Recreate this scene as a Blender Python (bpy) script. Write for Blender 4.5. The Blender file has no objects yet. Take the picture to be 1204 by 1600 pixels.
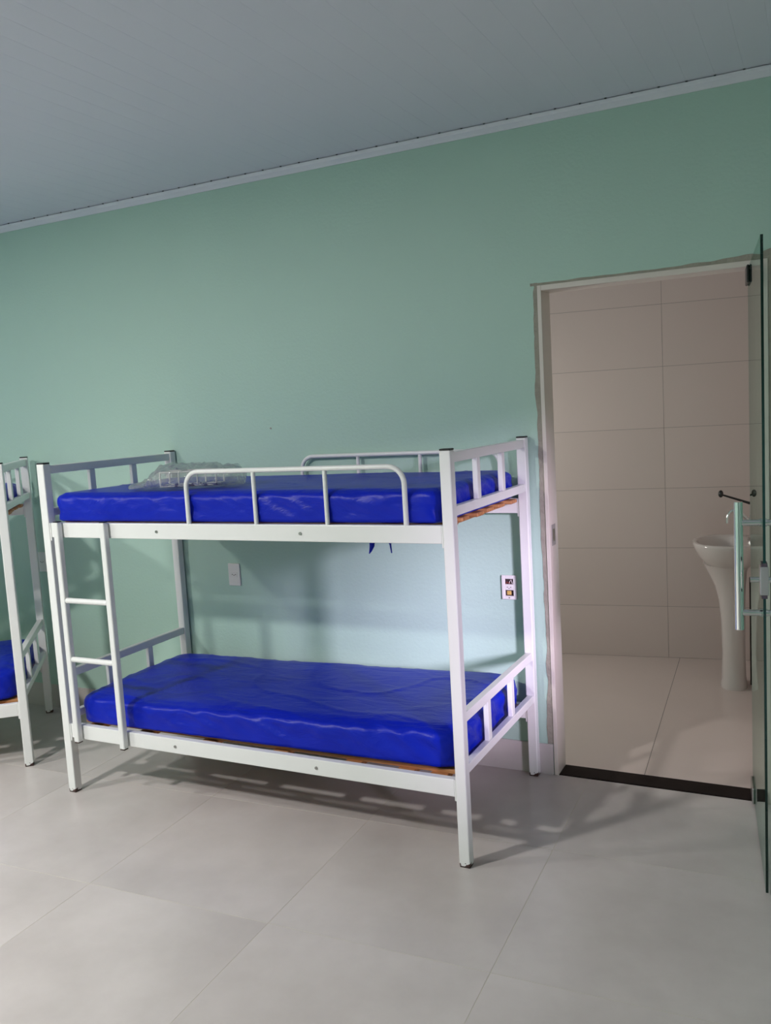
import bpy, bmesh, math, random
from mathutils import Vector, Matrix, noise
random.seed(7)
scene = bpy.context.scene
C = scene.collection

# ------------------------------------------------------------------ camera
F_PX = 1373.2
cam_data = bpy.data.cameras.new('camera')
cam = bpy.data.objects.new('camera', cam_data)
C.objects.link(cam)
cam_data.sensor_fit = 'VERTICAL'
cam_data.sensor_height = 36.0
cam_data.lens = F_PX / 1600 * 36.0
cam_data.clip_start = 0.05
YAW, PITCH, ROLL = -0.4675, 0.1131, -0.0574
fw = Vector((math.sin(YAW) * math.cos(PITCH), math.cos(YAW) * math.cos(PITCH), -math.sin(PITCH)))
rt = Vector((math.cos(YAW), -math.sin(YAW), 0))
up = rt.cross(fw)
rr = rt * math.cos(ROLL) + up * math.sin(ROLL)
uu = -rt * math.sin(ROLL) + up * math.cos(ROLL)
cam.matrix_world = Matrix(((rr.x, uu.x, -fw.x, 3.0642), (rr.y, uu.y, -fw.y, -3.6388),
                           (rr.z, uu.z, -fw.z, 1.6351), (0, 0, 0, 1)))
scene.camera = cam

# ------------------------------------------------------------------ world, exposure
world = bpy.data.worlds.new('world')
scene.world = world
world.use_nodes = True
bg = world.node_tree.nodes['Background']
bg.inputs[0].default_value = (0.86, 0.88, 1.0, 1)
bg.inputs[1].default_value = 1.5
scene.view_settings.view_transform = 'Standard'
scene.view_settings.look = 'None'
scene.view_settings.gamma = 1.0
scene.view_settings.use_curve_mapping = False
scene.view_settings.exposure = 0.0

LAMP_POWER = (52.0, 98.0)          # round LED ceiling lamps
LAMP_COL = (1.0, 0.955, 0.925)
BATH_FILL_POWER = 11.5  # added fill lamp in the bathroom
LAMPS = [(-1.70, -2.9), (-0.05, -3.35)]

# low hazy daylight falling through the window in the right wall
sun_data = bpy.data.lights.new('sun', 'SUN')
sun_data.energy = 7.5
sun_data.angle = math.radians(9)
sun_data.color = (0.93, 0.735, 1.0)
sun = bpy.data.objects.new('sun', sun_data)
C.objects.link(sun)
sun.rotation_euler = Vector((-0.757, 0.652, -0.215)).to_track_quat('-Z', 'Y').to_euler()
sun.location = (8, -6, 4)

# room dimensions
XL, XR, YF, ZC = -3.2, 5.0, -5.6, 2.797
WT = 0.12
DL, DR, DH = 1.992, 2.872, 2.12          # door opening in the back wall
TH = 0.1256                               # the bathroom stands slightly askew
WIN = (-3.55, -2.45, 1.10, 2.24)            # window in the right wall  y0 y1 z0 z1


# ------------------------------------------------------------------ helpers
def link(o, parent=None):
    C.objects.link(o)
    if parent is not None:
        o.parent = parent
    return o


def tag(o, label, cat, group=None):
    o['label'] = label
    o['category'] = cat
    if group:
        o['group'] = group
    return o


def empty(name, loc=(0, 0, 0), rotz=0.0, parent=None):
    o = bpy.data.objects.new(name, None)
    o.empty_display_size = 0.1
    link(o, parent)
    o.location = loc
    o.rotation_euler = (0, 0, rotz)
    return o


def mesh_obj(name, bm, mat, parent=None, smooth=False, angle=None):
    me = bpy.data.meshes.new(name)
    bmesh.ops.recalc_face_normals(bm, faces=bm.faces[:])
    bm.to_mesh(me)
    bm.free()
    if smooth:
        for p in me.polygons:
            p.use_smooth = True
    mats = mat if isinstance(mat, (list, tuple)) else [mat]
    for m in mats:
        me.materials.append(m)
    o = bpy.data.objects.new(name, me)
    link(o, parent)
    if angle is not None:
        me.set_sharp_from_angle(angle=angle)
    return o


def share(name, src, parent=None, loc=(0, 0, 0), rot=(0, 0, 0)):
    o = bpy.data.objects.new(name, src.data)
    link(o, parent)
    o.location = loc
    o.rotation_euler = rot
    return o


def copy_tree(o, parent=None):
    c = o.copy()
    C.objects.link(c)
    c.parent = parent
    for ch in list(o.children):
        copy_tree(ch, c)
    return c


def add_box(bm, lo, hi, bevel=0.0, seg=1):
    lo, hi = Vector(lo), Vector(hi)
    r = bmesh.ops.create_cube(bm, size=1.0)
    vs = r['verts']
    d = hi - lo
    for v in vs:
        v.co = Vector((lo.x + (v.co.x + .5) * d.x, lo.y + (v.co.y + .5) * d.y, lo.z + (v.co.z + .5) * d.z))
    if bevel > 0:
        es = list({e for v in vs for e in v.link_edges})
        bmesh.ops.bevel(bm, geom=es, offset=bevel, segments=seg, affect='EDGES', profile=0.5)
    return vs


def box(name, lo, hi, mat, parent=None, bevel=0.0, seg=1, smooth=False):
    bm = bmesh.new()
    add_box(bm, lo, hi, bevel, seg)
    return mesh_obj(name, bm, mat, parent, smooth)


def add_tube(bm, pts, r, n=12, cap=True):
    """swept circle; r may be a list"""
    pts = [Vector(p) for p in pts]
    rs = r if isinstance(r, (list, tuple)) else [r] * len(pts)
    t0 = (pts[1] - pts[0]).normalized()
    ref = Vector((0, 0, 1)) if abs(t0.z) < .9 else Vector((1, 0, 0))
    nrm = t0.cross(ref).normalized()
    rings = []
    for i, p in enumerate(pts):
        a = pts[max(0, i - 1)]
        b = pts[min(len(pts) - 1, i + 1)]
        t = (b - a).normalized()
        nrm = (nrm - t * nrm.dot(t)).normalized()
        bi = t.cross(nrm)
        rings.append([bm.verts.new(p + rs[i] * (math.cos(2 * math.pi * k / n) * nrm + math.sin(2 * math.pi * k / n) * bi))
                      for k in range(n)])
    for i in range(len(rings) - 1):
        for k in range(n):
            bm.faces.new((rings[i][k], rings[i][(k + 1) % n], rings[i + 1][(k + 1) % n], rings[i + 1][k]))
    if cap:
        bm.faces.new(rings[0][::-1])
        bm.faces.new(rings[-1])


def tube(name, pts, r, mat, parent=None, n=12):
    bm = bmesh.new()
    add_tube(bm, pts, r, n)
    return mesh_obj(name, bm, mat, parent, True, math.radians(50))


def add_loft(bm, rings, cap=True):
    vr = [[bm.verts.new(p) for p in ring] for ring in rings]
    n = len(vr[0])
    for i in range(len(vr) - 1):
        for k in range(n):
            bm.faces.new((vr[i][k], vr[i][(k + 1) % n], vr[i + 1][(k + 1) % n], vr[i + 1][k]))
    if cap:
        bm.faces.new(vr[0][::-1])
        bm.faces.new(vr[-1])


def arc_path(p0, p1, h, rad, n=7):
    """upside-down U from p0 to p1 (same z), rising h, with rounded corners"""
    p0, p1 = Vector(p0), Vector(p1)
    d = (p1 - p0).normalized()
    Z = Vector((0, 0, 1))
    pts = [p0]
    c = p0 + Z * (h - rad) + d * rad
    for k in range(n + 1):
        a = math.pi / 2 * k / n
        pts.append(c - d * rad * math.cos(a) + Z * rad * math.sin(a))
    c = p1 + Z * (h - rad) - d * rad
    for k in range(n + 1):
        a = math.pi / 2 * (1 - k / n)
        pts.append(c + d * rad * math.cos(a) + Z * rad * math.sin(a))
    pts.append(p1)
    return pts


def clip_poly(poly, x0, y0, x1, y1):
    def cut(ps, f, inter):
        out = []
        for i, a in enumerate(ps):
            b = ps[(i + 1) % len(ps)]
            fa, fb = f(a), f(b)
            if fa >= 0:
                out.append(a)
            if (fa >= 0) != (fb >= 0):
                t = fa / (fa - fb)
                out.append((a[0] + (b[0] - a[0]) * t, a[1] + (b[1] - a[1]) * t))
        return out
    for f in (lambda p: p[0] - x0, lambda p: x1 - p[0], lambda p: p[1] - y0, lambda p: y1 - p[1]):
        poly = cut(poly, f, None)
        if len(poly) < 3:
            return []
    return poly


def clip_line(poly, px, py, nx, ny):
    out = []
    for i, a in enumerate(poly):
        b = poly[(i + 1) % len(poly)]
        fa = (a[0] - px) * nx + (a[1] - py) * ny
        fb = (b[0] - px) * nx + (b[1] - py) * ny
        if fa >= 0:
            out.append(a)
        if (fa >= 0) != (fb >= 0):
            t = fa / (fa - fb)
            out.append((a[0] + (b[0] - a[0]) * t, a[1] + (b[1] - a[1]) * t))
    return out if len(out) >= 3 else []


def prism(name, poly, z0, z1, mat, parent=None):
    bm = bmesh.new()
    lo = [bm.verts.new((p[0], p[1], z0)) for p in poly]
    hi = [bm.verts.new((p[0], p[1], z1)) for p in poly]
    bm.faces.new(lo[::-1])
    bm.faces.new(hi)
    n = len(poly)
    for i in range(n):
        bm.faces.new((lo[i], lo[(i + 1) % n], hi[(i + 1) % n], hi[i]))
    return mesh_obj(name, bm, mat, parent)


# ------------------------------------------------------------------ materials
def new_mat(name):
    m = bpy.data.materials.new(name)
    m.use_nodes = True
    nt = m.node_tree
    return m, nt, nt.nodes['Principled BSDF']


def N(nt, t, **kw):
    n = nt.nodes.new(t)
    for k, v in kw.items():
        setattr(n, k, v)
    return n


def plain(name, col, rough=0.5, metal=0.0, var=0.0, scale=8.0, bump=0.0, bscale=60.0, coat=0.0, rand=0.0, spec=0.5):
    """principled with noise-driven colour variation and fine bump"""
    m, nt, b = new_mat(name)
    b.inputs['Roughness'].default_value = rough
    b.inputs['Metallic'].default_value = metal
    b.inputs['Specular IOR Level'].default_value = spec
    if coat:
        b.inputs['Coat Weight'].default_value = coat
        b.inputs['Coat Roughness'].default_value = 0.1
    tc = N(nt, 'ShaderNodeTexCoord')
    no = N(nt, 'ShaderNodeTexNoise')
    no.inputs['Scale'].default_value = scale
    no.inputs['Detail'].default_value = 5
    nt.links.new(tc.outputs['Object'], no.inputs['Vector'])
    mix = N(nt, 'ShaderNodeMix', data_type='RGBA')
    mix.inputs[6].default_value = tuple(c * (1 - var) for c in col) + (1,)
    mix.inputs[7].default_value = tuple(min(1, c * (1 + var)) for c in col) + (1,)
    nt.links.new(no.outputs['Fac'], mix.inputs[0])
    src = mix.outputs[2]
    if rand:
        oi = N(nt, 'ShaderNodeObjectInfo')
        hsv = N(nt, 'ShaderNodeHueSaturation')
        mr = N(nt, 'ShaderNodeMapRange')
        mr.inputs['To Min'].default_value = 1 - rand
        mr.inputs['To Max'].default_value = 1 + rand
        nt.links.new(oi.outputs['Random'], mr.inputs['Value'])
        nt.links.new(mr.outputs[0], hsv.inputs['Value'])
        nt.links.new(src, hsv.inputs['Color'])
        src = hsv.outputs[0]
    nt.links.new(src, b.inputs['Base Color'])
    if bump:
        n2 = N(nt, 'ShaderNodeTexNoise')
        n2.inputs['Scale'].default_value = bscale
        n2.inputs['Detail'].default_value = 4
        nt.links.new(tc.outputs['Object'], n2.inputs['Vector'])
        bp = N(nt, 'ShaderNodeBump')
        bp.inputs['Strength'].default_value = bump
        bp.inputs['Distance'].default_value = 0.01
        nt.links.new(n2.outputs['Fac'], bp.inputs['Height'])
        nt.links.new(bp.outputs[0], b.inputs['Normal'])
    return m


M = {}
M['wall'] = plain('mint_wall_paint', (0.435, 0.625, 0.54), 0.55, var=0.04, scale=1.3, bump=0.12, bscale=70)
M['ceil'] = plain('ceiling_plastic', (0.68, 0.705, 0.78), 0.45, var=0.015, scale=3)
M['crown'] = plain('crown_plastic', (0.72, 0.745, 0.81), 0.4, var=0.02)
M['groove'] = plain('ceiling_gap', (0.10, 0.11, 0.12), 0.8, var=0.1)
M['grout'] = plain('pale_grout', (0.60, 0.57, 0.50), 0.9, var=0.12, scale=20)
M['bath_grout'] = plain('bath_grout', (0.27, 0.245, 0.23), 0.9, var=0.12, scale=20)
M['bath_tile'] = plain('bath_wall_tile', (0.66, 0.57, 0.535), 0.14, var=0.03, scale=2, rand=0.02)
M['bath_floor'] = plain('bath_floor_tile', (0.66, 0.575, 0.53), 0.33, var=0.05, scale=3, rand=0.015)
M['plaster'] = plain('raw_plaster', (0.34, 0.32, 0.265), 0.9, var=0.25, scale=25, bump=0.4, bscale=90)
M['frame'] = plain('cream_door_frame', (0.70, 0.64, 0.58), 0.4, var=0.04, scale=12)
M['sill'] = plain('dark_granite', (0.012, 0.007, 0.006), 0.6, var=0.5, scale=90, spec=0.15)
M['steel'] = plain('brushed_steel', (0.55, 0.55, 0.54), 0.28, metal=1.0, var=0.05)
M['strike'] = plain('pale_strike_plate', (0.42, 0.41, 0.40), 0.4, metal=0.3, var=0.05)
M['chrome'] = plain('chrome', (0.78, 0.80, 0.80), 0.10, metal=1.0, var=0.02)
M['dark_metal'] = plain('dark_metal', (0.05, 0.05, 0.05), 0.35, metal=0.8, var=0.1)
M['black'] = plain('black_plastic', (0.015, 0.015, 0.016), 0.5, var=0.2, scale=30)
M['rust'] = plain('chipped_foot', (0.05, 0.028, 0.022), 0.8, var=0.6, scale=60)
M['ceramic'] = plain('white_ceramic', (0.66, 0.62, 0.59), 0.15, var=0.01, coat=0.3)
M['plate'] = plain('outlet_plastic', (0.74, 0.73, 0.72), 0.35, var=0.02)
M['hole'] = plain('socket_hole', (0.03, 0.03, 0.03), 0.8, var=0.1)
M['boxdark'] = plain('junction_box_inside', (0.035, 0.018, 0.02), 0.7, var=0.4, scale=40)
M['yellow'] = plain('yellow_box_plastic', (0.62, 0.42, 0.12), 0.5, var=0.2, scale=40)
M['redwire'] = plain('red_wire', (0.30, 0.05, 0.04), 0.5, var=0.1)
M['whitewire'] = plain('white_wire', (0.70, 0.62, 0.62), 0.5, var=0.05)
M['screw'] = plain('screw_steel', (0.35, 0.34, 0.33), 0.35, metal=1.0, var=0.2, scale=80)
M['lampbody'] = plain('lamp_body', (0.8, 0.8, 0.8), 0.4, var=0.01)


def floor_mat():
    m, nt, b = new_mat('grey_porcelain_tile')
    tc = N(nt, 'ShaderNodeTexCoord')
    oi = N(nt, 'ShaderNodeObjectInfo')
    add = N(nt, 'ShaderNodeVectorMath', operation='ADD')
    nt.links.new(tc.outputs['Object'], add.inputs[0])
    mul = N(nt, 'ShaderNodeMath', operation='MULTIPLY')
    mul.inputs[1].default_value = 37.0
    nt.links.new(oi.outputs['Random'], mul.inputs[0])
    nt.links.new(mul.outputs[0], add.inputs[1])
    n1 = N(nt, 'ShaderNodeTexNoise')
    n1.inputs['Scale'].default_value = 2.2
    n1.inputs['Detail'].default_value = 6
    n1.inputs['Roughness'].default_value = 0.6
    nt.links.new(add.outputs[0], n1.inputs['Vector'])
    cr = N(nt, 'ShaderNodeValToRGB')
    cr.color_ramp.elements[0].position = 0.3
    cr.color_ramp.elements[0].color = (0.500, 0.466, 0.448, 1)
    cr.color_ramp.elements[1].position = 0.7
    cr.color_ramp.elements[1].color = (0.630, 0.592, 0.572, 1)
    nt.links.new(n1.outputs['Fac'], cr.inputs[0])
    nt.links.new(cr.outputs[0], b.inputs['Base Color'])
    n2 = N(nt, 'ShaderNodeTexNoise')
    n2.inputs['Scale'].default_value = 5
    n2.inputs['Detail'].default_value = 3
    nt.links.new(add.outputs[0], n2.inputs['Vector'])
    mr = N(nt, 'ShaderNodeMapRange')
    mr.inputs['To Min'].default_value = 0.26
    mr.inputs['To Max'].default_value = 0.40
    nt.links.new(n2.outputs['Fac'], mr.inputs['Value'])
    nt.links.new(mr.outputs[0], b.inputs['Roughness'])
    return m


M['floor'] = floor_mat()


def white_metal():
    """white enamel with chips and rust near the feet (object space z)"""
    m, nt, b = new_mat('white_enamel_steel')
    b.inputs['Roughness'].default_value = 0.32
    tc = N(nt, 'ShaderNodeTexCoord')
    no = N(nt, 'ShaderNodeTexNoise')
    no.inputs['Scale'].default_value = 45
    no.inputs['Detail'].default_value = 6
    nt.links.new(tc.outputs['Object'], no.inputs['Vector'])
    sep = N(nt, 'ShaderNodeSeparateXYZ')
    nt.links.new(tc.outputs['Object'], sep.inputs[0])
    mr = N(nt, 'ShaderNodeMapRange')
    mr.inputs['From Min'].default_value = 0.0
    mr.inputs['From Max'].default_value = 0.045
    mr.inputs['To Min'].default_value = 0.47
    mr.inputs['To Max'].default_value = 0.78
    nt.links.new(sep.outputs['Z'], mr.inputs['Value'])
    gt = N(nt, 'ShaderNodeMath', operation='GREATER_THAN')
    nt.links.new(no.outputs['Fac'], gt.inputs[0])
    nt.links.new(mr.outputs[0], gt.inputs[1])
    mix = N(nt, 'ShaderNodeMix', data_type='RGBA')
    mix.inputs[6].default_value = (0.80, 0.81, 0.80, 1)
    mix.inputs[7].default_value = (0.06, 0.025, 0.02, 1)
    nt.links.new(gt.outputs[0], mix.inputs[0])
    nt.links.new(mix.outputs[2], b.inputs['Base Color'])
    return m


M['white'] = white_metal()


def wood_mat():
    m, nt, b = new_mat('raw_pine_slat')
    b.inputs['Roughness'].default_value = 0.6
    tc = N(nt, 'ShaderNodeTexCoord')
    mp = N(nt, 'ShaderNodeMapping')
    mp.inputs['Scale'].default_value = (2, 30, 30)
    nt.links.new(tc.outputs['Object'], mp.inputs[0])
    no = N(nt, 'ShaderNodeTexNoise')
    no.inputs['Scale'].default_value = 2
    no.inputs['Detail'].default_value = 6
    nt.links.new(mp.outputs[0], no.inputs['Vector'])
    cr = N(nt, 'ShaderNodeValToRGB')
    cr.color_ramp.elements[0].position = 0.3
    cr.color_ramp.elements[0].color = (0.36, 0.14, 0.05, 1)
    cr.color_ramp.elements[1].position = 0.7
    cr.color_ramp.elements[1].color = (0.66, 0.32, 0.13, 1)
    nt.links.new(no.outputs['Fac'], cr.inputs[0])
    nt.links.new(cr.outputs[0], b.inputs['Base Color'])
    return m


M['wood'] = wood_mat()


def vinyl_mat():
    m, nt, b = new_mat('blue_vinyl')
    b.inputs['Base Color'].default_value = (0.006, 0.024, 0.50, 1)
    b.inputs['Roughness'].default_value = 0.37
    b.inputs['Specular IOR Level'].default_value = 0.2
    tc = N(nt, 'ShaderNodeTexCoord')
    n0 = N(nt, 'ShaderNodeTexNoise')
    n0.inputs['Scale'].default_value = 2.5
    n0.inputs['Detail'].default_value = 3
    nt.links.new(tc.outputs['Object'], n0.inputs['Vector'])
    mp = N(nt, 'ShaderNodeMapping')
    mp.inputs['Rotation'].default_value = (0, 0, 0.5)
    mp.inputs['Scale'].default_value = (3.2, 9.0, 7.0)
    nt.links.new(tc.outputs['Object'], mp.inputs[0])
    n1 = N(nt, 'ShaderNodeTexNoise')
    n1.inputs['Scale'].default_value = 1.3
    n1.inputs['Detail'].default_value = 5
    n1.inputs['Roughness'].default_value = 0.55
    n1.inputs['Distortion'].default_value = 1.4
    nt.links.new(mp.outputs[0], n1.inputs['Vector'])
    n2 = N(nt, 'ShaderNodeTexNoise')
    n2.inputs['Scale'].default_value = 420
    n2.inputs['Detail'].default_value = 2
    nt.links.new(tc.outputs['Object'], n2.inputs['Vector'])
    b1 = N(nt, 'ShaderNodeBump')
    b1.inputs['Strength'].default_value = 0.55
    b1.inputs['Distance'].default_value = 0.012
    nt.links.new(n1.outputs['Fac'], b1.inputs['Height'])
    b2 = N(nt, 'ShaderNodeBump')
    b2.inputs['Strength'].default_value = 0.08
    b2.inputs['Distance'].default_value = 0.002
    nt.links.new(n2.outputs['Fac'], b2.inputs['Height'])
    nt.links.new(b1.outputs[0], b2.inputs['Normal'])
    nt.links.new(b2.outputs[0], b.inputs['Normal'])
    mix = N(nt, 'ShaderNodeMix', data_type='RGBA')
    mix.inputs[6].default_value = (0.002, 0.011, 0.36, 1)
    mix.inputs[7].default_value = (0.003, 0.018, 0.47, 1)
    nt.links.new(n0.outputs['Fac'], mix.inputs[0])
    nt.links.new(mix.outputs[2], b.inputs['Base Color'])
    return m


M['vinyl'] = vinyl_mat()


def glass_mat(name, tint, rough=0.0):
    m = bpy.data.materials.new(name)
    m.use_nodes = True
    nt = m.node_tree
    nt.nodes.remove(nt.nodes['Principled BSDF'])
    out = nt.nodes['Material Output']
    tr = N(nt, 'ShaderNodeBsdfTransparent')
    tr.inputs[0].default_value = tint + (1,)
    gl = N(nt, 'ShaderNodeBsdfGlossy')
    gl.inputs['Color'].default_value = (0.80, 0.92, 0.87, 1)
    gl.inputs['Roughness'].default_value = rough
    fr = N(nt, 'ShaderNodeFresnel')
    geo = N(nt, 'ShaderNodeNewGeometry')        # both faces of the pane reflect alike
    ior = N(nt, 'ShaderNodeMapRange')
    ior.inputs['To Min'].default_value = 1.5
    ior.inputs['To Max'].default_value = 1 / 1.5
    nt.links.new(geo.outputs['Backfacing'], ior.inputs['Value'])
    nt.links.new(ior.outputs[0], fr.inputs[0])
    mx = N(nt, 'ShaderNodeMixShader')
    nt.links.new(fr.outputs[0], mx.inputs[0])
    nt.links.new(tr.outputs[0], mx.inputs[1])
    nt.links.new(gl.outputs[0], mx.inputs[2])
    nt.links.new(mx.outputs[0], out.inputs[0])
    return m


M['glass'] = glass_mat('greenish_door_glass', (0.86, 0.95, 0.91))
M['window_glass'] = glass_mat('clear_window_glass', (0.97, 0.98, 0.98))
M['glass_edge'] = plain('green_glass_edge', (0.004, 0.022, 0.017), 0.15, var=0.1)


def bag_mat():
    m = bpy.data.materials.new('clear_plastic_film')
    m.use_nodes = True
    nt = m.node_tree
    nt.nodes.remove(nt.nodes['Principled BSDF'])
    out = nt.nodes['Material Output']
    tr = N(nt, 'ShaderNodeBsdfTransparent')
    tr.inputs[0].default_value = (0.96, 0.96, 0.95, 1)
    gl = N(nt, 'ShaderNodeBsdfGlossy')
    gl.inputs['Roughness'].default_value = 0.06
    df = N(nt, 'ShaderNodeBsdfTranslucent')
    df.inputs[0].default_value = (0.8, 0.8, 0.78, 1)
    d2 = N(nt, 'ShaderNodeBsdfDiffuse')
    d2.inputs[0].default_value = (0.75, 0.75, 0.72, 1)
    tc = N(nt, 'ShaderNodeTexCoord')
    no = N(nt, 'ShaderNodeTexNoise')
    no.inputs['Scale'].default_value = 26
    no.inputs['Detail'].default_value = 5
    no.inputs['Distortion'].default_value = 1.5
    nt.links.new(tc.outputs['Object'], no.inputs['Vector'])
    bp = N(nt, 'ShaderNodeBump')
    bp.inputs['Strength'].default_value = 1.0
    bp.inputs['Distance'].default_value = 0.020
    nt.links.new(no.outputs['Fac'], bp.inputs['Height'])
    nt.links.new(bp.outputs[0], gl.inputs['Normal'])
    a = N(nt, 'ShaderNodeMixShader')
    a.inputs[0].default_value = 0.5
    nt.links.new(df.outputs[0], a.inputs[1])
    nt.links.new(d2.outputs[0], a.inputs[2])
    b = N(nt, 'ShaderNodeMixShader')
    b.inputs[0].default_value = 0.24
    nt.links.new(tr.outputs[0], b.inputs[1])
    nt.links.new(a.outputs[0], b.inputs[2])
    c = N(nt, 'ShaderNodeMixShader')
    fr = N(nt, 'ShaderNodeFresnel')
    geo = N(nt, 'ShaderNodeNewGeometry')
    ior = N(nt, 'ShaderNodeMapRange')
    ior.inputs['To Min'].default_value = 1.5
    ior.inputs['To Max'].default_value = 1 / 1.5
    nt.links.new(geo.outputs['Backfacing'], ior.inputs['Value'])
    nt.links.new(ior.outputs[0], fr.inputs[0])
    nt.links.new(bp.outputs[0], fr.inputs['Normal'])
    gain = N(nt, 'ShaderNodeMath', operation='MULTIPLY_ADD', use_clamp=True)
    gain.inputs[1].default_value = 1.6
    gain.inputs[2].default_value = 0.05
    nt.links.new(fr.outputs[0], gain.inputs[0])
    nt.links.new(gain.outputs[0], c.inputs[0])
    nt.links.new(b.outputs[0], c.inputs[1])
    nt.links.new(gl.outputs[0], c.inputs[2])
    nt.links.new(c.outputs[0], out.inputs[0])
    return m


M['film'] = bag_mat()


def emit_mat(name, col, s):
    m, nt, b = new_mat(name)
    b.inputs['Base Color'].default_value = (0.8, 0.8, 0.8, 1)
    b.inputs['Emission Color'].default_value = col + (1,)
    b.inputs['Emission Strength'].default_value = s
    return m


M['diffuser'] = emit_mat('lamp_diffuser', LAMP_COL, 6.0)


def struct(o):
    o['kind'] = 'structure'
    return o


# ------------------------------------------------------------------ structure: main room
def boxes(name, lst, mat, parent=None):
    bm = bmesh.new()
    for lo, hi in lst:
        add_box(bm, lo, hi)
    return mesh_obj(name, bm, mat, parent)


ZT = ZC + 0.06
struct(boxes('wall_back', [((XL - WT, 0, -0.05), (DL, WT, ZT)), ((DR, 0, -0.05), (XR + WT, WT, ZT)),
                           ((DL, 0, DH), (DR, WT, ZT))], M['wall']))
struct(boxes('wall_left', [((XL - WT, YF, -0.05), (XL, 0, ZT))], M['wall']))
struct(boxes('wall_front', [((XL - WT, YF - WT, -0.05), (XR + WT, YF, ZT))], M['wall']))
wy0, wy1, wz0, wz1 = WIN
struct(boxes('wall_right', [((XR, YF, -0.05), (XR + WT, wy0, ZT)), ((XR, wy1, -0.05), (XR + WT, 0, ZT)),
                            ((XR, wy0, -0.05), (XR + WT, wy1, wz0)), ((XR, wy0, wz1), (XR + WT, wy1, ZT))], M['wall']))

# window in the right wall (daylight comes through it)
win = struct(empty('window_1', (XR + 0.05, (wy0 + wy1) / 2, wz0)))
hw, hh = (wy1 - wy0) / 2, wz1 - wz0
for lo, hi in [((-.03, -hw, 0), (.03, -hw + .045, hh)), ((-.03, hw - .045, 0), (.03, hw, hh)),
               ((-.03, -hw, 0), (.03, hw, .045)), ((-.03, -hw, hh - .045), (.03, hw, hh)), ((-.03, -.02, 0), (.03, .02, hh))]:
    box('window_frame', lo, hi, M['frame'], win, 0.003)
for s in (-1, 1):
    a, b_ = sorted((s * .02, s * (hw - .045)))
    box('pane', (-.003, a, .045), (.003, b_, hh - .045), M['window_glass'], win)

# unseen ground outside the window, added to block sky light from below
struct(box('ground_outside', (XR + WT, YF - 6, -.2), (XR + 12, 6, -.1), M['plaster']))

# floor: slab + porcelain tiles laid on a slightly turned grid
floor = struct(box('floor', (XL, YF, -0.06), (XR, 0.0, -0.0006), M['grout']))
FR_, FP = 0.035, 0.757
ca, sa = math.cos(FR_), math.sin(FR_)
ox, oy = 1.409, -0.676


def grid_tile_poly(i, j, p, g, ox, oy, ca, sa, q=None):
    q = q or p
    a = [(i * p + g, j * q + g), ((i + 1) * p - g, j * q + g), ((i + 1) * p - g, (j + 1) * q - g), (i * p + g, (j + 1) * q - g)]
    return [(ox + x * ca - y * sa, oy + x * sa + y * ca) for x, y in a]


for i in range(-8, 7):
    for j in range(-8, 3):
        poly = clip_poly(grid_tile_poly(i, j, FP, 0.0014, ox, oy, ca, sa), XL, YF, XR, 0.0)
        if poly:
            prism('floor_tile', poly, -0.0006, 0.0, M['floor'], floor)

# ceiling: boards 10 cm wide running towards the back wall
ceil = struct(box('ceiling', (XL, YF, ZC + 0.012), (XR, 0, ZT), M['groove']))
nb = int((XR - XL) / 0.1)
bm = bmesh.new()
hwid = 0.0499
prof = [(-hwid, 0.012), (-hwid, 0.0003), (-hwid + .0012, 0), (hwid - .0012, 0), (hwid, 0.0003), (hwid, 0.012)]
ra = [bm.verts.new((x, YF, z)) for x, z in prof]
rb = [bm.verts.new((x, -0.004, z)) for x, z in prof]
for k in range(6):
    bm.faces.new((ra[k], ra[(k + 1) % 6], rb[(k + 1) % 6], rb[k]))
bm.faces.new(ra[::-1])
bm.faces.new(rb)
first = mesh_obj('ceiling_board', bm, M['ceil'], ceil)
first.location = (XL + 0.05 + 0.002, 0, ZC)
for k in range(1, nb):
    share('ceiling_board', first, ceil, (XL + 0.05 + 0.1 * k, 0, ZC))
# the end clips: little dark screw heads along the crown moulding
crown = struct(empty('trim_1', (0, 0, ZC)))
bm = bmesh.new()
prof = [(0, -.036), (-.006, -.036), (-.010, -.030), (-.022, -.018), (-.027, -.008), (-.027, -.003), (0, -.003)]
ra = [bm.verts.new((XL, y, z)) for y, z in prof]
rb = [bm.verts.new((XR, y, z)) for y, z in prof]
for k in range(7):
    bm.faces.new((ra[k], ra[(k + 1) % 7], rb[(k + 1) % 7], rb[k]))
bm.faces.new(ra[::-1])
bm.faces.new(rb)
mesh_obj('crown_moulding', bm, M['crown'], crown)
sc = None
for k in range(int((XR - XL) / 0.1)):
    x = XL + 0.1 * k + 0.1
    if x < -1.9 or x > 3.4:
        continue
    if sc is None:
        sc = box('clip', (-.004, -.031, -.004), (.004, -.0272, 0.0), M['groove'], crown)
        sc.location = (x, 0, 0)
    else:
        share('clip', sc, crown, (x, 0, 0))

# baseboard of porcelain strips along the back wall
bb = struct(empty('baseboard_back', (0, 0, 0)))
x = XL
edges = [XL]
k = -6
while True:
    xx = 1.409 + k * FP
    k += 1
    if xx <= XL + .05:
        continue
    if xx >= XR:
        break
    edges.append(xx)
edges.append(XR)
for a, b_ in zip(edges[:-1], edges[1:]):
    for lo, hi in ((a, min(b_, DL - 0.002)), (max(a, DR + .002), b_)):
        if hi - lo > 0.01:
            box('baseboard_tile', (lo + .001, -.009, 0.0), (hi - .001, 0.0, 0.139), M['floor'], bb, 0.0012)

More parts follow.
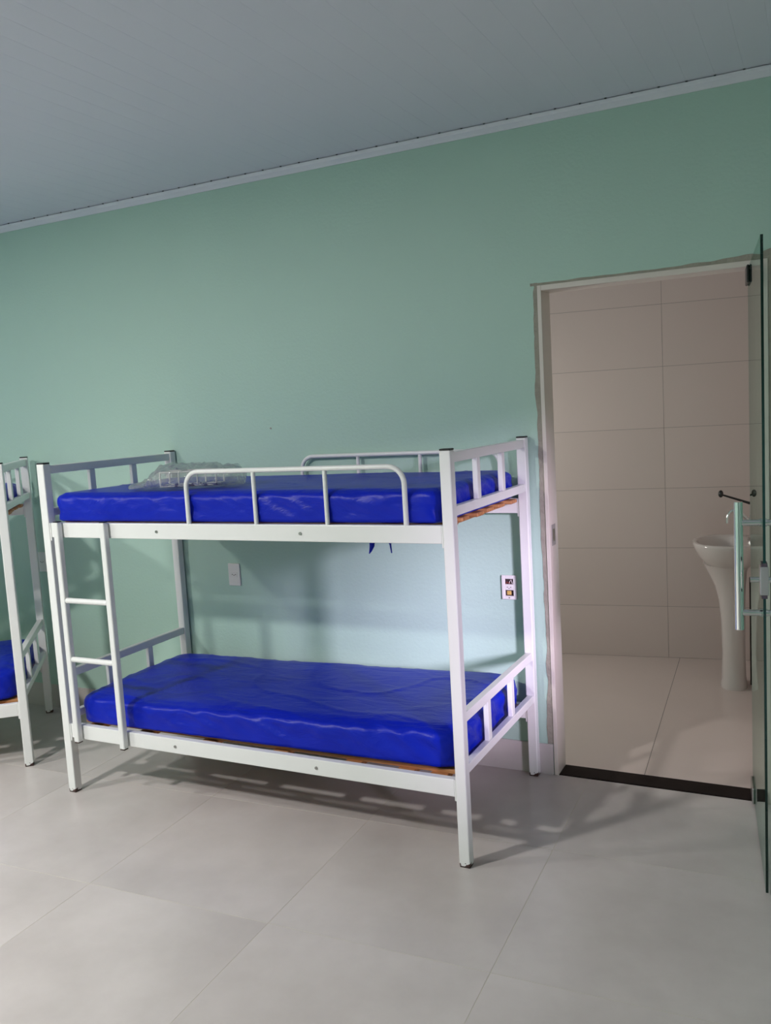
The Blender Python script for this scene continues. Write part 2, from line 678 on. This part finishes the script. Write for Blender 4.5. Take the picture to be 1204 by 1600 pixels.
# ------------------------------------------------------------------ doorway
tr = struct(empty('trim_2', (0, 0, 0)))
box('jamb', (DL, -.006, 0), (DL + .017, WT, DH), M['frame'], tr, 0.0015)
box('jamb', (DR - .017, -.006, 0), (DR, WT, DH), M['frame'], tr, 0.0015)
box('lintel', (DL + .017, -.006, DH - .022), (DR - .017, WT, DH), M['frame'], tr, 0.0015)
sp = box('strike_plate', (DL + .017, .022, 1.020), (DL + .0185, .080, 1.112), M['strike'], tr, 0.0005)
box('latch_hole', (DL + .0185, .036, 1.040), (DL + .0188, .066, 1.092), M['steel'], sp)
# raw plaster around the frame, with an uneven edge
bm = bmesh.new()


def add_strip(bm, inner, outer, d):
    fr, bk = [], []
    for a, b_ in zip(inner, outer):
        fr.append((bm.verts.new((a[0], -d, a[1])), bm.verts.new((b_[0], -d, b_[1]))))
        bk.append((bm.verts.new((a[0], -.0002, a[1])), bm.verts.new((b_[0], -.0002, b_[1]))))
    for i in range(len(fr) - 1):
        bm.faces.new((fr[i][0], fr[i][1], fr[i + 1][1], fr[i + 1][0]))
        bm.faces.new((fr[i][1], bk[i][1], bk[i + 1][1], fr[i + 1][1]))
        bm.faces.new((fr[i][0], bk[i][0], bk[i + 1][0], fr[i + 1][0]))
    for i in (0, -1):
        bm.faces.new((fr[i][0], fr[i][1], bk[i][1], bk[i][0]))


inn, outr = [], []
for k in range(110):
    z = 0.14 + (DH + .012 - 0.14) * k / 109
    w = 0.021 + 0.012 * noise.noise(Vector((z * 2.3, 1.3, 0))) + 0.008 * noise.noise(Vector((z * 11, 4, 0))) + 0.003 * noise.noise(Vector((z * 40, 4, 0)))
    inn.append((DL, z))
    outr.append((DL - max(.008, w), z))
add_strip(bm, inn, outr, 0.0018)
inn, outr = [], []
for k in range(70):
    x = DL - .03 + (DR + .05 - DL) * k / 69
    t = max(0, (x - 2.45) / 0.45)
    h = 0.010 + 0.022 * t * t + (0.004 + .010 * t) * noise.noise(Vector((x * 14, 8, 0)))
    inn.append((x, DH))
    outr.append((x, DH + max(.005, h)))
add_strip(bm, inn, outr, 0.0016)
inn, outr = [], []
for k in range(60):
    z = 0.14 + (DH + .03 - 0.14) * k / 59
    w = 0.04 + 0.02 * noise.noise(Vector((z * 3, 21, 0)))
    inn.append((DR, z))
    outr.append((DR + w, z))
add_strip(bm, inn, outr, 0.0014)
mesh_obj('plaster_patch', bm, M['plaster'], tr)
struct(box('trim_3', (DL + .017, .004, -.06), (DR - .017, WT - .004, 0.003), M['sill'], None, 0.002))

# ------------------------------------------------------------------ bathroom
cb, sb = math.cos(TH), math.sin(TH)
B0 = Vector((1.513, 1.863))                      # a point on the back wall
B1 = Vector((2.814, 1.07))                       # a point on the right wall
ex, ey = Vector((cb, sb)), Vector((-sb, cb))
dd = B1 - B0
BR = B0 + ex * dd.dot(ex)                        # back right corner
# bathroom frame: origin BR, x along ex, y along ey (room at x<0,y<0)
BX0 = -2.3
BH = 2.62


def bw_(x, y):
    v = BR + ex * x + ey * y
    return (v.x, v.y)


# slab
slab_poly = clip_line([bw_(BX0 - .1, .1), bw_(BX0 - .1, -2.6), bw_(.1, -2.6), bw_(.1, .1)], 0, WT, 0, 1)
bfl = struct(prism('floor_bathroom', slab_poly, -0.06, -0.0008, M['bath_grout']))
jx, jy = (Vector((2.235, 1.92)) - BR).dot(ex), (Vector((2.235, 1.92)) - BR).dot(ey)
FT2 = 0.06          # the floor joints lean a little less than the walls
c2, s2 = math.cos(FT2), math.sin(FT2)
for i in range(-4, 2):
    for j in range(-4, 2):
        poly = grid_tile_poly(i, j, .757, .0016, 2.235, 1.94 + .2, c2, s2, 2.4)
        poly = clip_line(poly, 0, WT - .003, 0, 1)
        if poly:
            poly = clip_line(poly, BR.x, BR.y, -ex.x, -ex.y)
        if poly:
            poly = clip_line(poly, BR.x, BR.y, -ey.x, -ey.y)
        if poly:
            q = BR + ex * BX0
            poly = clip_line(poly, q.x, q.y, ex.x, ex.y)
        if poly:
            prism('floor_tile', poly, -0.0008, 0.0, M['bath_floor'], bfl)


def tiled_wall(name, length, u_joint, flip, loc, rot, shift=0):
    """local: x along the wall, z up, the face at y=0 looking to -y"""
    root = struct(box(name, (-length - .1, .0008, -.05), (.1, .10, BH), M['bath_grout']))
    root.location = loc
    root.rotation_euler = (0, 0, rot)
    zs = [0.0, .328] + [.328 + .3715 * k for k in range(1, 7)] + [BH]
    us = [u_joint + .747 * k for k in range(-6, 6)]
    g = .0011
    for r in range(len(zs) - 1):
        for k in range(len(us) - 1):
            a, b_ = max(us[k], -length), min(us[k + 1], 0)
            if b_ - a > .02 and zs[r + 1] - zs[r] > .02:
                box('wall_tile', (a + g, 0, zs[r] + g), (b_ - g, .0008, zs[r + 1] - g), M['bath_tile'], root)
    return root


uj = (Vector((2.18, 1.947)) - BR).dot(ex)
tiled_wall('wall_bathroom_back', -BX0, uj, 1, (BR.x, BR.y, 0), TH)
rr_len = (BR.y - WT) / cb - .02
tiled_wall('wall_bathroom_right', rr_len, -0.35, 1, (BR.x + 0.0 + sb * rr_len, BR.y - cb * rr_len, 0), TH - math.pi / 2).location = \
    (BR.x + sb * rr_len, BR.y - cb * rr_len, 0)
lw0 = BR + ex * BX0
lwp = clip_line([bw_(BX0 - .1, .1), bw_(BX0 - .1, -2.6), bw_(BX0, -2.6), bw_(BX0, .1)], 0, WT, 0, 1)
struct(prism('wall_bathroom_left', lwp, -.05, BH, M['bath_tile']))
cp = clip_line([bw_(BX0 - .1, .1), bw_(BX0 - .1, -2.6), bw_(.1, -2.6), bw_(.1, .1)], 0, WT, 0, 1)
struct(prism('ceiling_bathroom', cp, BH, BH + .05, M['ceil']))


# ------------------------------------------------------------------ ceiling lamps (outside the frame)
def ceiling_lamp(x, y, z, power, label, rad=0.13, group=None, name='ceiling_lamp'):
    t = empty(name, (x, y, z))
    tag(t, label, 'lamp', group)
    bm = bmesh.new()
    n = 32
    rings = []
    for r, zz in ((rad, 0.0), (rad, -.018), (rad - .006, -.024)):
        rings.append([(r * math.cos(2 * math.pi * k / n), r * math.sin(2 * math.pi * k / n), zz) for k in range(n)])
    add_loft(bm, rings)
    mesh_obj('housing', bm, M['lampbody'], t, True, math.radians(30))
    bm = bmesh.new()
    rings = []
    for r, zz in ((rad - .008, -.024), (rad - .010, -.029), (rad - .03, -.031)):
        rings.append([(r * math.cos(2 * math.pi * k / n), r * math.sin(2 * math.pi * k / n), zz) for k in range(n)])
    add_loft(bm, rings)
    mesh_obj('diffuser', bm, M['diffuser'], t, True, math.radians(40))
    ld = bpy.data.lights.new('lamp_light', 'AREA')
    ld.shape = 'DISK'
    ld.size = (rad - .01) * 2
    ld.energy = power
    ld.color = LAMP_COL
    lo = bpy.data.objects.new('lamp_light', ld)
    link(lo, t)
    lo.location = (0, 0, -.034)
    return t


ceiling_lamp(LAMPS[0][0], LAMPS[0][1], ZC, LAMP_POWER[0], 'round white ceiling lamp above the turned bunk bed in the corner', group='round ceiling lamps')
ceiling_lamp(LAMPS[1][0], LAMPS[1][1], ZC, LAMP_POWER[1], 'round white ceiling lamp near the front of the room', group='round ceiling lamps')
bl = bw_(BX0 + .002, -.95)  # unseen lamp added to brighten the bathroom's lower walls
wl = ceiling_lamp(bl[0], bl[1], 1.35, BATH_FILL_POWER, 'added round fill lamp, out of view on the left wall of the tiled bathroom', name='added_fill_lamp')
wl.rotation_euler = (0, -math.pi / 2, TH)

# ------------------------------------------------------------------ bunk bed
L, W, H = 1.909, 0.836, 1.494
PH = 0.0205          # half post
RU, RL = 1.236, 0.3235


def build_bed():
    root = empty('bunk_bed', (0, 0, 0))
    # posts
    p0 = None
    for px in (0, L):
        for py in (0, W):
            if p0 is None:
                p0 = box('post', (-PH, -PH, .004), (PH, PH, H), M['white'], root, 0.004, 2, False)
                p0.location = (px, py, 0)
                cap0 = box('cap', (-PH + .0005, -PH + .0005, H), (PH - .0005, PH - .0005, H + .006), M['black'], p0, 0.002)
                foot0 = box('foot', (-PH + .002, -PH + .002, 0), (PH - .002, PH - .002, .004), M['rust'], p0)
            else:
                p = share('post', p0, root, (px, py, 0))
                share('cap', cap0, p)
                share('foot', foot0, p)
    # side rails
    for zt in (RU, RL):
        for y in (0, W):
            r = box('side_rail', (PH + .006, y - .015, zt - .064), (L - PH - .006, y + .015, zt), M['white'], root, 0.003, 2)
            for s, xx in ((0, PH), (1, L - PH - .006)):
                box('bracket', (xx, y - .017, zt - .078), (xx + .006, y + .017, zt), M['white'], r, 0.001)
            if y == 0:
                for bx in (0.62, 1.31):
                    bm = bmesh.new()
                    add_tube(bm, [(bx, -.015, zt - .033), (bx, -.0185, zt - .033)], .0062, 10)
                    mesh_obj('bolt', bm, M['screw'], r, True, math.radians(40))
    # end panels
    for xx in (0, L):
        for zt, zb in ((1.486, 1.298), (.561, .369)):
            box('end_rail', (xx - .014, PH, zt - .036), (xx + .014, W - PH, zt), M['white'], root, 0.003, 2)
            box('end_rail', (xx - .014, PH, zb - .034), (xx + .014, W - PH, zb), M['white'], root, 0.003, 2)
            for yy in (0.277, 0.556):
                box('end_bar', (xx - .010, yy - .017, zb), (xx + .010, yy + .017, zt - .036), M['white'], root, 0.002)
    # guards
    for y, x0, x1, inner in ((-.006, .784, 1.746, (1.110, 1.426)), (W, .806, 1.806, (1.113, 1.43))):
        g = tube('guard_rail', arc_path((x0, y, RU - .004), (x1, y, RU - .004), .212, .062), .0095, M['white'], root)
        for xx in inner:
            tube('upright', [(xx, y, RU - .004), (xx, y, RU + .200)], .0085, M['white'], g)
    # ladder
    lad = empty('ladder', (0, 0, 0), 0, root)
    yl = -.0335
    for xx in (.086, .352):
        st = box('stile', (xx - .0145, yl - .0145, .255), (xx + .0145, yl + .0145, 1.242), M['white'], lad, 0.006, 3)
        box('stile_cap', (xx - .0125, yl - .0125, 1.242), (xx + .0125, yl + .0125, 1.246), M['black'], st, .001)
        box('stile_cap', (xx - .0125, yl - .0125, .251), (xx + .0125, yl + .0125, .255), M['rust'], st, .001)
    for zz in (.897, .633):
        tube('rung', [(.1005, yl, zz), (.3375, yl, zz)], .0125, M['white'], lad)
    # slats: battens across, boards along
    for zt in (RU, RL):
        for bx in (.10, .42, .76, 1.10, 1.42, 1.66, 1.80):
            o = random.uniform(-.02, .02)
            box('batten', (bx - .035 + o, .017, zt - .036), (bx + .035 + o, W - .017, zt - .016), M['wood'], root, .002)
        for k in range(6):
            yy = .098 + k * (W - .16) / 5
            e = random.uniform(-.012, .012)
            box('slat', (.03 + e, yy - .036, zt - .016), (L - .022 + e, yy + .036, zt), M['wood'], root, .003)
    return root


BED_Y = -0.8641
bed = build_bed()
bed.location = (0, BED_Y, 0)
tag(bed, 'white steel bunk bed with ladder standing along the green wall beside the doorway', 'bunk bed', 'white steel bunk beds')
A2 = math.radians(40.9)
FR2 = Vector((-.462, -.715))
o2 = FR2 - L * Vector((math.cos(A2), math.sin(A2)))
bed2 = copy_tree(bed)
bed2.location = (o2.x, o2.y, 0)
bed2.rotation_euler = (0, 0, A2)
tag(bed2, 'white steel bunk bed standing at an angle, cut off by the left picture edge', 'bunk bed', 'white steel bunk beds')


# ------------------------------------------------------------------ mattresses
def build_mattress(seed, lx, ly, h, wrinkle, swell=0.0, rp=0.045):
    """local origin: centre of the underside"""
    bm = bmesh.new()
    nx, ny, nz = 120, 52, 12
    hx, hy = lx / 2, ly / 2
    rad = 0.028
    sv = Vector((seed * 3.7, seed * 1.9, seed))

    def shape(p):
        # rounded block
        x, y, z = p
        rad = .028 if z > h / 2 else .009
        ix, iy, iz = (max(-hx + rp, min(hx - rp, x)), max(-hy + rp, min(hy - rp, y)), max(rad, min(h - rad, z)))
        d = Vector((x - ix, y - iy, z - iz))
        # plan rounding then section rounding
        dxy = Vector((d.x, d.y))
        if d.length > 1e-9:
            sx = dxy.length
            if sx > 1e-9:
                m = max(abs(d.x), abs(d.y))
                dxy = dxy * (m / sx)
            a = dxy.length / rp
            b_ = abs(d.z) / rad
            if a > 0 and b_ > 0:
                m = max(a, b_)
                q = math.hypot(a, b_)
                dxy = dxy * (m / q)
                d.z = d.z * (m / q)
        v = Vector((ix + dxy.x, iy + dxy.y, iz + d.z))
        n = Vector((dxy.x / rp, dxy.y / rp, d.z / rad))
        if n.length > 1e-6:
            n.normalize()
        else:
            n = Vector((0, 0, 1 if z > h / 2 else -1))
        side = max(0, 1 - abs(n.z))
        s = v + sv
        top = z > h * .55
        # low swells, then creases
        amp = .0035 * noise.noise(s * 2.1)
        if top:
            amp += .0016 * noise.noise(Vector((s.x * 5, s.y * 8, seed)))
            cr = abs(noise.noise(Vector((s.x * 2.6 + s.y * 3.2, s.y * 2.4 - s.x * 1.2, seed + 5))))
            amp += .0030 * wrinkle * max(0, .07 - cr) / .07
        if side > .15:
            f = noise.noise(Vector((s.x * 9 + s.z * 14 + s.y * 9, s.z * 8, seed + 2)))
            amp += .008 * wrinkle * side * (1 - 2.4 * abs(f)) - .003
            f2 = noise.noise(Vector((s.x * 21 - s.z * 26 + s.y * 21, s.z * 14, seed + 9)))
            amp += .0024 * wrinkle * side * f2
        if z < h * .3:
            amp *= .35
        v += n * amp
        u = max(0.0, min(1.0, v.x / lx + .35))
        v.z *= 1 + swell * u * u * (3 - 2 * u)
        if n.z < -.9:
            v.z = max(0.0, v.z)
        return v

    grid = {}

    def vert(i, j, k):
        key = (i, j, k)
        if key not in grid:
            p = Vector((-hx + lx * i / nx, -hy + ly * j / ny, h * k / nz))
            grid[key] = bm.verts.new(shape(p))
        return grid[key]

    for i in range(nx):
        for j in range(ny):
            for k in (0, nz):
                bm.faces.new((vert(i, j, k), vert(i + 1, j, k), vert(i + 1, j + 1, k), vert(i, j + 1, k)))
    for i in range(nx):
        for k in range(nz):
            for j in (0, ny):
                bm.faces.new((vert(i, j, k), vert(i + 1, j, k), vert(i + 1, j, k + 1), vert(i, j, k + 1)))
    for j in range(ny):
        for k in range(nz):
            for i in (0, nx):
                bm.faces.new((vert(i, j, k), vert(i, j + 1, k), vert(i, j + 1, k + 1), vert(i, j, k + 1)))
    return mesh_obj('mattress', bm, M['vinyl'], None, True)


MX, MW = 1.84, .80
SLAT_TOP = .0005
mu = build_mattress(1.3, MX, MW, .126, 1.0)
mu.location = (L / 2 + .002, BED_Y + .005 + MW / 2, RU + SLAT_TOP)
tag(mu, 'blue vinyl mattress on the upper bunk, with a clear bag lying on it', 'mattress', 'blue vinyl mattresses')
ml = build_mattress(4.1, MX, .765, .130, 1.3, .19, .095)
ml.location = (L / 2 + .002, BED_Y + .028 + .765 / 2, RL + SLAT_TOP)
ml.rotation_euler = (0, 0, .020)
tag(ml, 'blue vinyl mattress on the lower bunk, creased along its front, below the ribbons', 'mattress', 'blue vinyl mattresses')
for src, zt, lab in ((mu, RU, 'blue mattress on the upper bunk of the angled bed at the left edge'),
                     (ml, RL, 'blue mattress on the lower bunk of the angled bed at the left edge')):
    o = src.copy()
    C.objects.link(o)
    c = Vector((L / 2, W / 2))
    o.location = (o2.x + c.x * math.cos(A2) - c.y * math.sin(A2), o2.y + c.x * math.sin(A2) + c.y * math.cos(A2), zt + SLAT_TOP)
    o.rotation_euler = (0, 0, A2)
    tag(o, lab, 'mattress', 'blue vinyl mattresses')


# two ribbons of the upper mattress hanging below the rail
def ribbon(x0, y0, pts, w, rot):
    bm = bmesh.new()
    rows = []
    for (dx, dz, ww, tw) in pts:
        c = Vector((x0 + dx, y0, dz))
        a = rot + tw
        d = Vector((math.cos(a), math.sin(a), 0)) * w * ww / 2
        n = Vector((-math.sin(a), math.cos(a), 0)) * .0006
        rows.append([bm.verts.new(c - d - n), bm.verts.new(c + d - n), bm.verts.new(c + d + n), bm.verts.new(c - d + n)])
    for a, b_ in zip(rows[:-1], rows[1:]):
        for k in range(4):
            bm.faces.new((a[k], a[(k + 1) % 4], b_[(k + 1) % 4], b_[k]))
    bm.faces.new(rows[0][::-1])
    bm.faces.new(rows[-1])
    return mesh_obj('ribbon', bm, M['vinyl'], mu, True)


mx, my, mz = mu.location
ribbon(1.462 - mx, -.60 - my, [(0, .002, 1, 0), (0.001, -.06, 1, .1), (.002, -.10, 1, .2), (.0, -.125, .9, .3), (-.008, -.145, .5, .4), (-.014, -.155, .15, .5)], .022, .3)
ribbon(1.535 - mx, -.60 - my, [(0, .002, .6, 0), (.0, -.06, .7, .3), (-.004, -.085, .9, .9), (.004, -.100, 1.3, .6), (.008, -.115, .4, .2), (.012, -.150, .25, .2)], .018, .2)

# ------------------------------------------------------------------ clear bag with a white wire rack in it
MT = RU + SLAT_TOP + .126
bag = empty('plastic_bag', (.675, -.69, MT + .004))
bag.rotation_euler = (0, 0, .35)
tag(bag, 'crumpled clear plastic bag lying on the upper blue mattress', 'bag')
bm = bmesh.new()
nu, nv = 90, 36
rows = []
for i in range(nu + 1):
    u = i / nu
    x = -.27 + .49 * u
    if u < .32:
        prof_w = .025 + .105 * (u / .32) ** 1.2
        prof_h = .008 + .085 * (u / .32) ** 1.6
    else:
        t = (u - .32) / .68
        prof_w = .130 * (1 - .25 * t ** 3)
        prof_h = .093 * (1 - .25 * t ** 2)
    if u > .93:
        e = (u - .93) / .07
        prof_w *= math.sqrt(max(0, 1 - e * e)) * .8 + .2
        prof_h *= math.sqrt(max(0, 1 - e * e)) * .8 + .2
    ring = []
    for j in range(nv):
        a = 2 * math.pi * j / nv
        cy, sz = math.cos(a), math.sin(a)
        y = prof_w * math.copysign(abs(cy) ** .75, cy)
        z = prof_h * .5 * (1 + math.copysign(abs(sz) ** .7, sz))
        s = Vector((x * 16, y * 16, z * 16))
        d = .013 * (1 - 2.2 * abs(noise.noise(s))) + .007 * noise.noise(s * 2.7)
        if z < prof_h * .3:
            d *= .2
        y += cy * d
        z += max(0, sz) * d
        ring.append(bm.verts.new((x + .006 * noise.noise(s * 1.3 + Vector((9, 9, 9))), y, max(.003, z + .003))))
    rows.append(ring)
for a, b_ in zip(rows[:-1], rows[1:]):
    for k in range(nv):
        bm.faces.new((a[k], a[(k + 1) % nv], b_[(k + 1) % nv], b_[k]))
bm.faces.new(rows[0][::-1])
bm.faces.new(rows[-1])
mesh_obj('film', bm, M['film'], bag, True)

rack = empty('wire_rack', (.675, -.69, MT + .004))
rack.rotation_euler = (0, 0, .35)
tag(rack, 'white wire rack wrapped inside the clear plastic bag', 'rack')
wr = .0035
for zz in (.012, .070):
    for yy in (-.06, .05):
        tube('wire', [(-.12, yy, zz), (.12, yy, zz)], wr, M['white'], rack, 8)
    for xx in (-.12, -.04, .04, .12):
        tube('wire', [(xx, -.06, zz), (xx, .05, zz)], wr, M['white'], rack, 8)
for xx in (-.12, -.04, .04, .12):
    for yy in (-.06, .05):
        tube('wire', [(xx, yy, .012), (xx, yy, .070)], wr, M['white'], rack, 8)


# ------------------------------------------------------------------ outlets on the back wall
def outlet(x, z, label):
    t = empty('wall_outlet', (x, 0, z))
    tag(t, label, 'outlet', 'white wall outlets')
    box('plate', (-.036, -.008, -.058), (.036, 0, .058), M['plate'], t, .003, 2)
    s = box('socket', (-.021, -.0095, -.012), (.021, -.008, .012), M['plate'], t, .001)
    for dx, dz in ((-.010, .001), (0, -.003), (.010, .001)):
        bm = bmesh.new()
        add_tube(bm, [(dx, -.0095, dz), (dx, -.0099, dz)], .0028, 10)
        mesh_obj('pin_hole', bm, M['hole'], s)
    return t


outlet(.338, .848, 'white wall outlet under the upper bunk, on the green wall left of the hanging ribbons')
outlet(-1.032, .88, 'white wall outlet in the gap between the two bunk beds')

ob = empty('open_switch_box', (1.818, 0, .838))
tag(ob, 'open switch plate showing wires beside the bunk post near the doorway', 'switch plate')
bm = bmesh.new()
for lo, hi in (((-.034, -.009, -.054), (-.019, 0, .054)), ((.019, -.009, -.054), (.034, 0, .054)),
               ((-.019, -.009, .038), (.019, 0, .054)), ((-.019, -.009, -.054), (.019, 0, -.038))):
    add_box(bm, lo, hi, .0015)
mesh_obj('plate', bm, M['plate'], ob)
box('back_box', (-.019, -.0012, -.038), (.019, -.0002, .038), M['boxdark'], ob)
mod = box('socket_module', (-.019, -.0085, -.012), (.019, -.0012, .014), M['plate'], ob, .001)
for dx, dz in ((-.008, .001), (0, -.004), (.008, .001)):
    bm = bmesh.new()
    add_tube(bm, [(dx, -.0085, dz), (dx, -.0089, dz)], .0022, 8)
    mesh_obj('pin_hole', bm, M['hole'], mod)
box('cover_piece', (-.012, -.006, -.034), (.008, -.0012, -.016), M['yellow'], ob, .002)
tube('wire', [(.000, -.004, .016), (.003, -.006, .026), (.009, -.005, .034), (.013, -.006, .022), (.015, -.004, .016)], .0016, M['whitewire'], ob, 6)
tube('wire', [(-.015, -.004, .016), (-.010, -.006, .024), (-.004, -.005, .020), (.004, -.005, .018)], .0015, M['redwire'], ob, 6)
bm = bmesh.new()
add_tube(bm, [(0, -.009, -.046), (0, -.0098, -.046)], .003, 10)
mesh_obj('screw', bm, M['screw'], ob)

# a small screw plug left in the wall above the upper bunk
bm = bmesh.new()
add_tube(bm, [(.623, 0, 1.588), (.623, -.003, 1.588)], .005, 10)
tag(mesh_obj('wall_plug', bm, M['screw'], None, True, .6), 'tiny dark screw plug in the green wall above the upper bunk', 'screw')

# ------------------------------------------------------------------ glass door, opened into the room
GP = Vector((2.802, .068))
GE = Vector((2.893, -.708))
gl_len = (GE - GP).length
gang = math.atan2((GE - GP).y, (GE - GP).x)
gd = empty('glass_door', (GP.x, GP.y, 0), gang)      # local +x runs along the pane to the free edge, +y to the right of it
tag(gd, 'greenish clear glass door opened into the room, with a long steel pull handle', 'door')
bm = bmesh.new()
add_box(bm, (-.01, -.004, .012), (gl_len, .004, 2.098))
for f in bm.faces:
    f.material_index = 0 if abs(f.normal.y) > .9 else 1
mesh_obj('pane', bm, [M['glass'], M['glass_edge']], gd)
for zz in (.93, 1.221):
    for s in (-1, 1):
        tube('standoff', [(gl_len - .055, s * .004, zz), (gl_len - .055, s * .062, zz)], .0105, M['chrome'], gd)
        tube('washer', [(gl_len - .055, s * .004, zz), (gl_len - .055, s * .011, zz)], .0135, M['chrome'], gd)
for s in (-1, 1):
    tube('pull_bar', [(gl_len - .055, s * .072, .874), (gl_len - .055, s * .072, 1.288)], .0135, M['chrome'], gd, 20)
lk = box('lock', (gl_len - .05, -.0125, .998), (gl_len + .004, .0125, 1.090), M['steel'], gd, .002)
box('lock_gasket', (gl_len - .045, -.0085, 1.0895), (gl_len + .003, .0085, 1.100), M['black'], lk)
box('lock_gasket', (gl_len - .045, -.0085, .988), (gl_len + .003, .0085, .9985), M['black'], lk)
for s in (-1, 1):
    tube('lock_knob', [(gl_len - .024, s * .0125, 1.044), (gl_len - .024, s * .040, 1.044)], .0095, M['chrome'], lk)
for z0, z1 in ((.010, .075), (2.035, 2.100)):
    h = empty('patch_hinge', (0, 0, 0), 0, gd)
    for s in (-1, 1):
        a, b_ = sorted((s * .0042, s * .013))
        box('clamp_plate', (-.012, a, z0), (.12, b_, z1), M['dark_metal'] if z0 > 1 else M['steel'], h, .003)
    tube('pivot', [(.03, 0, 0.002 if z0 < 1 else 2.099), (.03, 0, .012 if z0 < 1 else 2.0985)], .008, M['steel'], h) if z0 < 1 else None

# ------------------------------------------------------------------ pedestal sink on the bathroom's right wall
# local frame: +x points out of the right wall into the bathroom, +y along the wall
sy = -(BR.y - 1.50) / cb
sw = BR + ey * sy
sink = empty('pedestal_sink', (sw.x, sw.y, 0), TH + math.pi)
tag(sink, 'white ceramic pedestal sink with a long-lever tap on the tiled bathroom wall', 'sink')


def dring(cx, ax_f, ax_b, ay, z, n=40, p=2.3):
    """D-shaped ring: front half depth ax_f, back half depth ax_b, half width ay"""
    out = []
    for k in range(n):
        a = 2 * math.pi * k / n
        c, s = math.cos(a), math.sin(a)
        e = 2 / p
        x = math.copysign(abs(c) ** e, c) * (ax_f if c > 0 else ax_b)
        y = math.copysign(abs(s) ** e, s) * ay
        out.append((cx + x, y, z))
    return out


bm = bmesh.new()
rings = [dring(.165, .07, .08, .09, .665), dring(.17, .10, .10, .125, .680), dring(.17, .135, .13, .17, .710),
         dring(.175, .165, .155, .205, .755), dring(.175, .183, .168, .222, .795), dring(.175, .188, .172, .227, .815),
         dring(.175, .186, .171, .225, .824), dring(.175, .176, .166, .216, .827), dring(.185, .155, .085, .19, .822),
         dring(.185, .140, .075, .175, .79), dring(.185, .10, .06, .12, .735), dring(.185, .03, .03, .03, .715)]
add_loft(bm, rings)
mesh_obj('basin', bm, M['ceramic'], sink, True, math.radians(60))
bm = bmesh.new()
rings = [dring(.155, .072, .066, .095, 0), dring(.155, .071, .066, .094, .02), dring(.155, .066, .062, .080, .06), dring(.155, .062, .060, .074, .2),
         dring(.155, .066, .060, .074, .38), dring(.155, .078, .062, .080, .50), dring(.158, .096, .068, .095, .58),
         dring(.162, .122, .078, .118, .645), dring(.165, .145, .09, .15, .700)]
add_loft(bm, rings)
mesh_obj('pedestal', bm, M['ceramic'], sink, True, math.radians(60))
tube('drain_pipe', [(.055, 0, .012), (.055, 0, .62)], .018, M['dark_metal'], sink)
bm = bmesh.new()
add_tube(bm, [(.150, -.094, .085), (.150, -.088, .085)], .008, 10)
bmesh.ops.translate(bm, verts=bm.verts[:], vec=(0, .016, 0))
mesh_obj('bolt', bm, M['chrome'], sink)
fa = empty('tap', (.055, 0, .826), 0, sink)
tube('tap_body', [(0, 0, 0), (0, 0, .02), (0, 0, .022), (0, 0, .20)], [.024, .024, .016, .014], M['chrome'], fa, 16)
sp_ = []
for k in range(13):
    a = math.pi * .5 * k / 12
    sp_.append((.012 + .115 * math.sin(a), 0, .105 + .065 * math.sin(min(a * 1.9, math.pi)) - .02 * (k / 12) ** 2))
tube('spout', sp_, .0095, M['chrome'], fa, 12)
lv = tube('lever', [(0, 0, .20), (.02, 0, .207), (.150, 0, .252)], [.009, .007, .005], M['dark_metal'], fa, 10)
bm = bmesh.new()
bmesh.ops.create_uvsphere(bm, u_segments=14, v_segments=10, radius=.017)
bmesh.ops.scale(bm, vec=(.8, .8, 1.2), verts=bm.verts[:])
bmesh.ops.translate(bm, vec=(.158, 0, .258), verts=bm.verts[:])
mesh_obj('lever_knob', bm, M['dark_metal'], fa, True)
